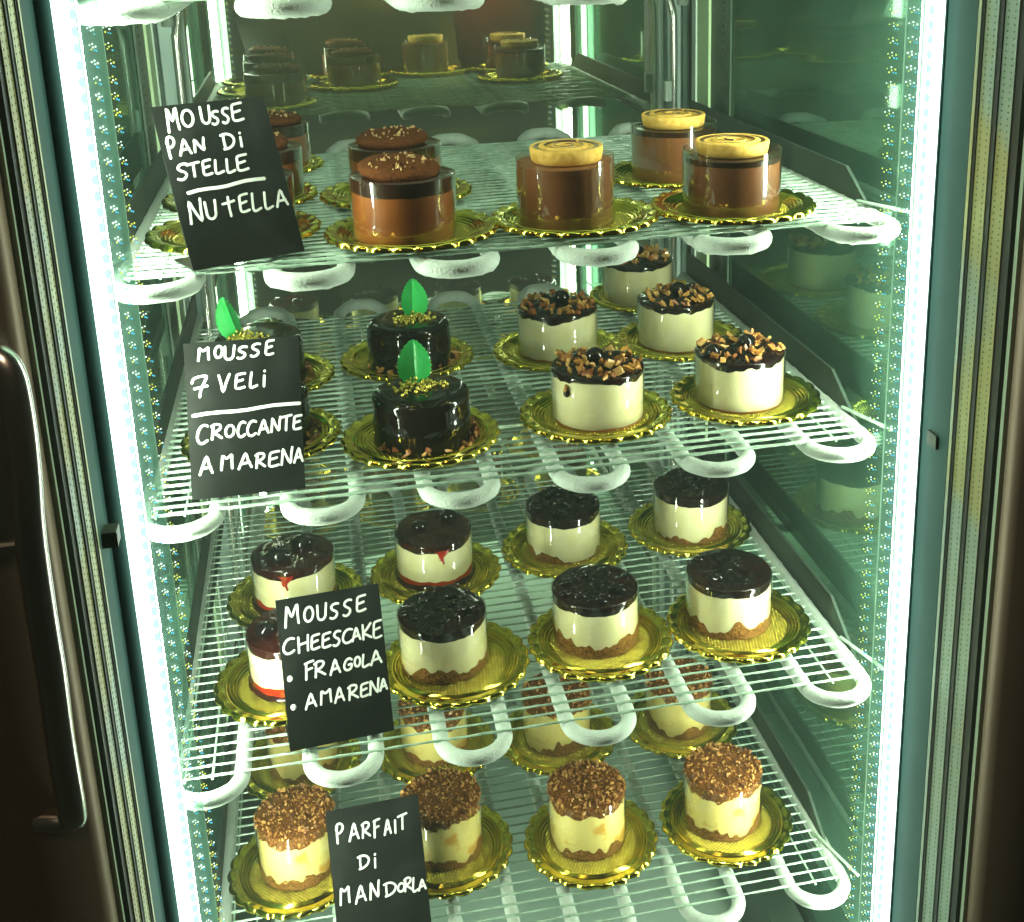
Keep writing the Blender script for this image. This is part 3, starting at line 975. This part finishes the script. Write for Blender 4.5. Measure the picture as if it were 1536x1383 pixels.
for i, (k, x, y, dx, dy, pl_, cl, kw) in enumerate(P2):
    plate(x, y, 2, pl_, rz=i*.53)
    if k == 'g': cake(glazed, 2, x, y, dx, dy, 'glazed_chocolate_cake', cl, 'cake', G2a, **kw)
    else:
        root = cake(croccante, 2, x, y, dx, dy, 'nut_topped_cake', cl, 'cake', G2b, **kw)
        if i == 4:
            for (a, z, q, mi) in ((-2.5, 3.35, .42, 1), (-2.5, 2.85, .3, 0)):
                if mi:
                    o = bpy.data.objects.new('nut_piece', nut_meshes[1]); C.objects.link(o); o.parent = root
                    o.location = (3.5*math.cos(a)*S, 3.5*math.sin(a)*S, z*S); o.scale = (q, q*.8, q*1.3)
                else:
                    b = MB(); b.ball((0, 0, 0), q, 10, 7, sq=(.9, .9, 1.1)); b.obj('sauce_drop', M['jelly'], root, loc=(3.48*math.cos(a), 3.48*math.sin(a), z))
# shelf 3
P3 = [
 (-17.91, 9.9, .35, .5, 'plate under the red based cake half hidden by the CHEESECAKE card', 'cream cake on a red jelly base, half hidden by the CHEESECAKE card', dict(seed=31, crumb=0, kind='red', puddle=True, cherries=((-1.9, -.3, .75), (.6, .9, .7)), amp=.12, cream_top=3.7)),
 (-5.33, 9.0, -.7, 1.0, 'plate just right of the CHEESECAKE card', 'cheesecake with a lumpy dark top just right of the CHEESECAKE card', dict(seed=32, amp=.5, crumb=.55)),
 (6.49, 9.4, -.1, .9, 'plate under the front cheesecake third from the left', 'front cheesecake with a thick crumb base and a lump at its right rim', dict(seed=33, amp=.35, crumb=1.25, cream_top=3.9)),
 (18.04, 9.0, -.4, 1.2, 'plate under the flat topped cheesecake at the front right', 'front right cheesecake with a nearly flat dark top', dict(seed=34, amp=.12, crumb=1.0)),
 (-17.6, 22.2, .0, .0, 'plate under the rear cake with two big cherries and a red drip', 'rear left cream cake with two big cherries and a red drip', dict(seed=35, crumb=0, kind='red', puddle=True, cherries=((-1.1, -1.0, 1.0), (.9, .9, .9)), amp=.1, drip=-1.75)),
 (-5.3, 23.2, .0, .3, 'plate under the rear cake with two small cherries at its rim', 'rear cream cake with a smooth plum top and two small cherries', dict(seed=36, crumb=0, kind='red', puddle=True, cherries=((-1.2, .2, .68), (1.6, 1.5, .72)), amp=.08, drip=-1.45)),
 (6.9, 24.8, .0, .5, 'plate under the rear cheesecake with a heaped dark top', 'rear cheesecake third from the left with a heaped dark top', dict(seed=37, amp=.8, crumb=.5)),
 (19.2, 25.6, .2, .2, 'plate under the rear right cheesecake by the side rail', 'rear right cheesecake close to the side rail', dict(seed=38, amp=.5, crumb=.55)),
]
for i, (x, y, dx, dy, pl_, cl, kw) in enumerate(P3):
    plate(x, y, 3, pl_, rz=i*.71)
    cake(cheesecake, 3, x, y, dx, dy, 'cheesecake', cl, 'cake', G3, **kw)
# shelf 4
P4 = [(-19.3, 14.8, .1, .6, 'plate left of the PARFAIT card', 'praline topped parfait left of the PARFAIT card'),
      (-6.6, 14.0, -.1, .6, 'plate partly behind the PARFAIT card', 'praline topped parfait right behind the PARFAIT card'),
      (5.92, 12.1, -.1, .8, 'plate under the front parfait third from the left', 'front parfait third from the left with an even dark praline top'),
      (18.2, 11.7, -.1, .6, 'plate under the rightmost front parfait', 'rightmost front parfait with orange caramel streaks in its cream'),
      (-19.0, 28.6, .3, .4, 'plate under the rear parfait below the CHEESECAKE card', 'rear parfait seen through the wires below the CHEESECAKE card'),
      (-6.0, 27.8, .0, .4, 'plate under the rear parfait second from the left', 'rear parfait second from the left, seen through the wires above'),
      (6.0, 26.4, .0, .4, 'plate under the rear parfait third from the left', 'rear parfait third from the left, behind a white tube loop'),
      (18.4, 26.0, .0, .4, 'plate under the rightmost rear parfait', 'rightmost rear parfait, seen through the wires above')]
for i, (x, y, dx, dy, pl_, cl) in enumerate(P4):
    plate(x, y, 4, pl_, rz=i*.91)
    cake(parfait, 4, x, y, dx, dy, 'almond_parfait', cl, 'cake', G4, seed=41+i*1.7)

# ------------------------------------------------------------------ handwritten cards
def arc(cx, cy, rx, ry, a0, a1, n=12): return [(cx+rx*math.cos(math.radians(a0+(a1-a0)*i/n)), cy+ry*math.sin(math.radians(a0+(a1-a0)*i/n))) for i in range(n+1)]
G = {
 'M': [[(.02, 0), (.08, .6), (.12, 1), (.3, .75), (.48, .45), (.68, .75), (.9, 1), (.93, .5), (1, .05)]],
 'm': [[(.02, 0), (.06, .6), (.1, .98), (.3, .85), (.5, .78), (.75, .9), (.92, .97), (.95, .5), (1, .02)]],
 'O': [arc(.5, .5, .5, .5, 100, 470, 20)], 'o': [arc(.5, .5, .5, .5, 80, 450, 18)],
 'U': [[(0, 1), (.03, .5)]+arc(.48, .32, .44, .32, 190, 350, 10)+[(.95, .6), (1, 1)]],
 'S': [[(1, .95), (.7, 1), (.3, .95), (.12, .76), (.35, .58), (.7, .45), (.85, .25), (.62, .05), (.25, .0), (0, .08)]],
 'E': [[(1, .98), (.5, .97), (.12, .9), (.06, .5), (.05, .1), (.4, .0), (1, .05)], [(.08, .5), (.45, .52), (.8, .56)]],
 'P': [[(.15, .95), (.12, .5), (.2, 0)], [(.0, .72), (.15, .95), (.5, 1), (.85, .9), (.95, .72), (.7, .54), (.35, .48)]],
 'A': [[(0, 0), (.2, .45), (.5, 1), (.72, .5), (1, .02)], [(.14, .32), (.5, .34), (.85, .36)]],
 'N': [[(0, 0), (.05, .5), (.08, .97), (.4, .55), (.88, .03), (.92, .5), (1, 1)]],
 'D': [[(.2, .98), (.2, .5), (.25, .02)], [(0, .95), (.4, 1), (.8, .85), (1, .55), (.85, .2), (.5, .03), (.15, 0)]],
 'i': [[(.5, .68), (.5, .35), (.5, 0)], [(.5, .98), (.55, 1.0)]],
 'I': [[(.5, 1), (.5, .5), (.5, 0)]],
 'T': [[(0, .93), (.5, .97), (1, 1)], [(.52, .96), (.5, .5), (.5, 0)]],
 't': [[(0, .7), (.5, .72), (1, .76)], [(.52, 1), (.5, .5), (.55, 0)]],
 'L': [[(.2, 1), (.1, .5), (.08, .1), (.3, .0), (.65, .04), (1, .1)]],
 '7': [[(.02, .72), (.12, .9), (.5, .98), (.95, .95), (.75, .6), (.6, .3), (.55, 0)], [(.2, .42), (.6, .46), (1, .48)]],
 'V': [[(0, 1), (.25, .5), (.45, .02), (.7, .5), (1, 1)]],
 'C': [[(1, .92), (.7, 1), (.35, .92), (.1, .65), (.05, .3), (.3, .03), (.65, .0), (1, .12)]],
 'R': [[(.1, 0), (.14, .5), (.15, .95)], [(.0, .88), (.35, 1), (.8, .92), (.85, .7), (.55, .52), (.2, .45), (.55, .28), (1, .02)]],
 'H': [[(0, 1), (.04, .5), (.06, 0)], [(1, 1), (.97, .5), (.98, 0)], [(.03, .5), (.5, .53), (1, .55)]],
 'K': [[(.05, 1), (.08, .5), (.1, 0)], [(.95, 1), (.5, .65), (.12, .42), (.5, .25), (1, .0)]],
 'F': [[(.12, 0), (.14, .5), (.15, .95)], [(0, .93), (.5, .98), (1, 1)], [(.14, .52), (.5, .56), (.85, .58)]],
 'G': [[(.95, .85), (.7, 1), (.35, .93), (.08, .6), (.08, .25), (.4, .0), (.85, .1), (.95, .45), (.6, .45)]],
}
def smooth(pts):
    if len(pts) < 3: return [Vector((*p, 0)) for p in pts]
    out = []
    for i in range(len(pts)-1):
        p0 = Vector(pts[max(i-1, 0)]); p1 = Vector(pts[i]); p2 = Vector(pts[i+1]); p3 = Vector(pts[min(i+2, len(pts)-1)])
        for k in range(3):
            t = k/3
            out.append(.5*((2*p1)+(p2-p0)*t+(2*p0-5*p1+4*p2-p3)*t*t+(3*p1-p0-3*p2+p3)*t**3))
    out.append(Vector(pts[-1]))
    return out
def stroke(b, pts, wd):
    """a rounded marker stroke lying on the card face"""
    P = [Vector((p[0], -.075, p[1])) for p in pts]
    # round ends
    if len(P) > 1:
        d0 = (P[0]-P[1]).normalized(); d1 = (P[-1]-P[-2]).normalized()
        k = len(P)
        P = [P[0]+d0*wd*.85, P[0]+d0*wd*.5]+P+[P[-1]+d1*wd*.5, P[-1]+d1*wd*.85]
        n = len(P)
        rad = lambda i, a: wd*(.35 if i in (0, n-1) else .85 if i in (1, n-2) else 1)
        b.tube(P, rad, 6, flat=(1, .25, 1))
T={
 1:[[["M",1.12,9.54,0.7,1.47],["O",2.08,9.55,0.71,1.06],["U",3.27,9.64,0.59,1.11],["S",3.84,9.39,0.44,0.85],["S",4.54,9.47,0.44,0.98],["E",5.35,9.63,0.71,1.15]],[["P",0.61,7.82,0.5,1.33],["A",1.45,7.74,0.71,0.95],["N",2.38,7.76,0.66,0.79],["D",4.26,7.79,0.84,0.97],["i",5.12,7.79,0.19,0.89]],[["S",0.91,6.19,0.65,0.97],["T",1.64,6.23,0.77,0.85],["E",2.49,6.27,0.54,0.95],["L",3.25,6.22,0.55,0.86],["L",3.99,6.19,0.52,0.87],["E",4.8,6.29,0.7,1.01]],[["_",0.94,4.82,5.97,5.11]],[["N",1.09,3.61,0.79,1.42],["U",2.06,3.55,0.66,1.11],["t",3.24,3.59,0.74,1.21],["E",4.24,3.69,0.59,1.13],["L",5.03,3.64,0.55,1.14],["L",5.84,3.62,0.52,1.09],["A",6.77,3.65,0.74,1.03]]],
 2:[[["m",1.24,9.74,0.67,0.79],["O",2.19,9.81,0.47,0.75],["U",2.88,9.7,0.61,0.86],["S",3.69,9.66,0.55,0.76],["S",4.56,9.76,0.55,0.82],["E",5.47,9.87,0.49,0.95]],[["7",0.86,7.6,1.0,1.38],["V",2.42,7.68,0.68,1.13],["E",3.46,7.76,0.59,0.99],["L",4.33,7.76,0.48,0.99],["i",5.03,7.8,0.24,1.03]],[["_",0.38,5.68,7.25,5.96]],[["C",0.87,4.38,0.67,1.2],["R",1.79,4.49,0.67,0.98],["O",2.64,4.44,0.55,0.76],["C",3.38,4.48,0.48,0.99],["C",4.04,4.49,0.55,0.99],["A",4.84,4.53,0.64,0.92],["N",5.64,4.61,0.56,0.93],["T",6.33,4.65,0.64,0.98],["E",7.06,4.63,0.5,0.93]],[["A",1.03,2.28,0.8,1.16],["m",2.35,2.35,0.71,0.94],["A",3.54,2.32,0.83,0.99],["R",4.52,2.26,0.63,0.95],["E",5.4,2.26,0.64,1.0],["N",6.27,2.37,0.67,1.09],["A",7.05,2.36,0.55,0.94]]],
 3:[[["M",1.04,9.27,0.96,1.38],["O",2.22,9.17,0.63,0.99],["U",3.15,9.16,0.63,1.06],["S",4.04,9.09,0.57,1.0],["S",4.99,9.15,0.57,1.07],["E",5.99,9.31,0.64,1.07]],[["C",0.6,7.2,0.77,1.01],["H",1.63,7.18,0.69,1.04],["E",2.48,7.18,0.56,0.98],["E",3.27,7.16,0.57,0.98],["S",4.02,7.15,0.5,0.98],["C",4.77,7.17,0.7,0.92],["A",5.43,7.21,0.57,0.86],["K",6.19,7.27,0.64,0.99],["E",6.96,7.29,0.58,1.19]],[[".",0.47,4.96,0.32,0.38],["F",1.86,5.3,0.58,1.16],["R",2.61,5.28,0.75,1.03],["A",3.7,5.22,0.69,0.97],["G",4.61,5.2,0.6,0.78],["o",5.3,5.27,0.4,0.65],["L",5.89,5.25,0.51,0.85],["A",6.67,5.34,0.76,0.91]],[[".",0.52,2.97,0.34,0.44],["A",1.77,3.19,0.74,0.95],["m",2.83,3.27,0.74,0.89],["A",3.8,3.23,0.65,0.96],["R",4.77,3.23,0.69,0.96],["E",5.58,3.23,0.53,0.9],["N",6.32,3.32,0.63,0.97],["A",6.99,3.35,0.49,0.77]]],
 4:[[["P",0.95,8.7,0.57,1.45],["A",2.08,8.6,0.72,1.25],["R",3.02,8.57,0.65,1.11],["F",3.87,8.52,0.46,1.32],["A",4.75,8.47,0.51,1.12],["I",5.35,8.37,0.18,0.95],["T",5.95,8.63,0.69,1.12]],[["D",2.57,6.16,0.87,0.97],["i",3.48,6.04,0.33,1.01]],[["m",0.86,3.87,0.72,1.24],["A",2.11,3.76,0.79,1.24],["N",3.21,3.84,0.7,1.25],["D",4.41,3.68,0.95,0.97],["o",5.31,3.61,0.51,0.63],["R",5.87,3.76,0.59,0.98],["L",6.44,3.61,0.44,1.05],["A",6.99,3.5,0.55,0.77]]],
}
CARDS = {1: (-17.334, 1.378, -.442, .014, .447, 'black card reading MOUSSE PAN DI STELLE and NUTELLA'),
         2: (-19.012, 2.854, -.151, .057, .105, 'black card reading MOUSSE 7 VELI and CROCCANTE AMARENA'),
         3: (-14.326, 1.561, -.385, .025, .118, 'black card reading MOUSSE CHEESECAKE with FRAGOLA and AMARENA'),
         4: (-12.429, 5.439, -.367, -.012, .027, 'black card reading PARFAIT DI MANDORLA')}
for s, (x, y, tl, ro, yaw, lab) in CARDS.items():
    root = thing('price_card', lab, 'sign card', (x, y, ZS[s]+1.0), (tl, ro, yaw), 'handwritten black cards')
    b = MB(); b.box(-3.7, 3.7, -.06, .06, 0, 10.5)
    b.obj('card_face', M['card'], root, False)
    b = MB()
    mxr = Matrix.Rotation(-tl, 4, 'X')
    b.box(-3.7, 3.7, 0, 3.2, 0, .1, mx=mxr)
    b.obj('foot', M['card'], root, False)
    rnd = random.Random(s)
    for line in T[s]:
        b = MB()
        for it in line:
            if it[0] == '_':
                _, u0, v0, u1, v1 = it
                pts = [(u0+(u1-u0)*i/8-3.7, v0+(v1-v0)*i/8+.05*math.sin(i*1.3)) for i in range(9)]
                stroke(b, pts, .13)
            elif it[0] == '.':
                _, u, v, w_, h_ = it
                b.ball((u-3.7, -.07, v), .22, 12, 8, sq=(.9, .2, 1))
            else:
                ch, u, v, w_, h_ = it
                tiltl = .10 if s in (3, 4) else .06
                for stp in G[ch]:
                    pp = []
                    for q in smooth(stp):
                        a = (q[0]-.5)*w_; c = (q[1]-.5)*h_
                        pp.append((u-3.7+a+c*.08, v+c+a*tiltl))
                    stroke(b, pp, .092)
        b.obj('lettering', M['chalk'], root)

# ------------------------------------------------------------------ added stand-ins for blurred reflections in the back glass
r = thing('reflection_jar', 'added jar standing in for a dim reddish reflection in the back glass', 'jar', (18, 120, 16))
b = MB(); b.surf([(.1, 0), (5, 0), (7, 6), (7.5, 12), (5.5, 18), (4.2, 21), (4.8, 23), (4.2, 23), (3.8, 20), (.1, 16)], 28); b.obj('body', M['standin_red'], r)  # jar shape added in place of a reddish reflection
r = thing('stand_in_table', 'added table standing in for dark reflected shapes in the back glass', 'table', (-10, 118, -120))
b = MB(); b.box(-60, 60, -12, 12, 133, 136); b.obj('tabletop', M['darkwood'], r, False)  # table added in place of dark reflected shapes
for sx in (-1, 1):
    for sy in (-1, 1):
        b = MB(); b.box(sx*56-2, sx*56+2, sy*9-2, sy*9+2, 0, 133); b.obj('leg', M['darkwood'], r, False)

# ------------------------------------------------------------------ faint cold mist, added to imitate lens bloom and milky glow
mh = bpy.data.materials.new('mist'); mh.use_nodes = True
nt = mh.node_tree; nt.nodes.remove(nt.nodes['Principled BSDF'])
pv = nt.nodes.new('ShaderNodeVolumePrincipled')
pv.inputs['Color'].default_value = (.72, .95, .82, 1)
pv.inputs['Density'].default_value = .055
nt.links.new(pv.outputs[0], nt.nodes['Material Output'].inputs['Volume'])
b = MB(); b.box(-280, 280, -320, 165, -226, 215)
o = b.obj('haze', mh, None, False); o['kind'] = 'stuff'
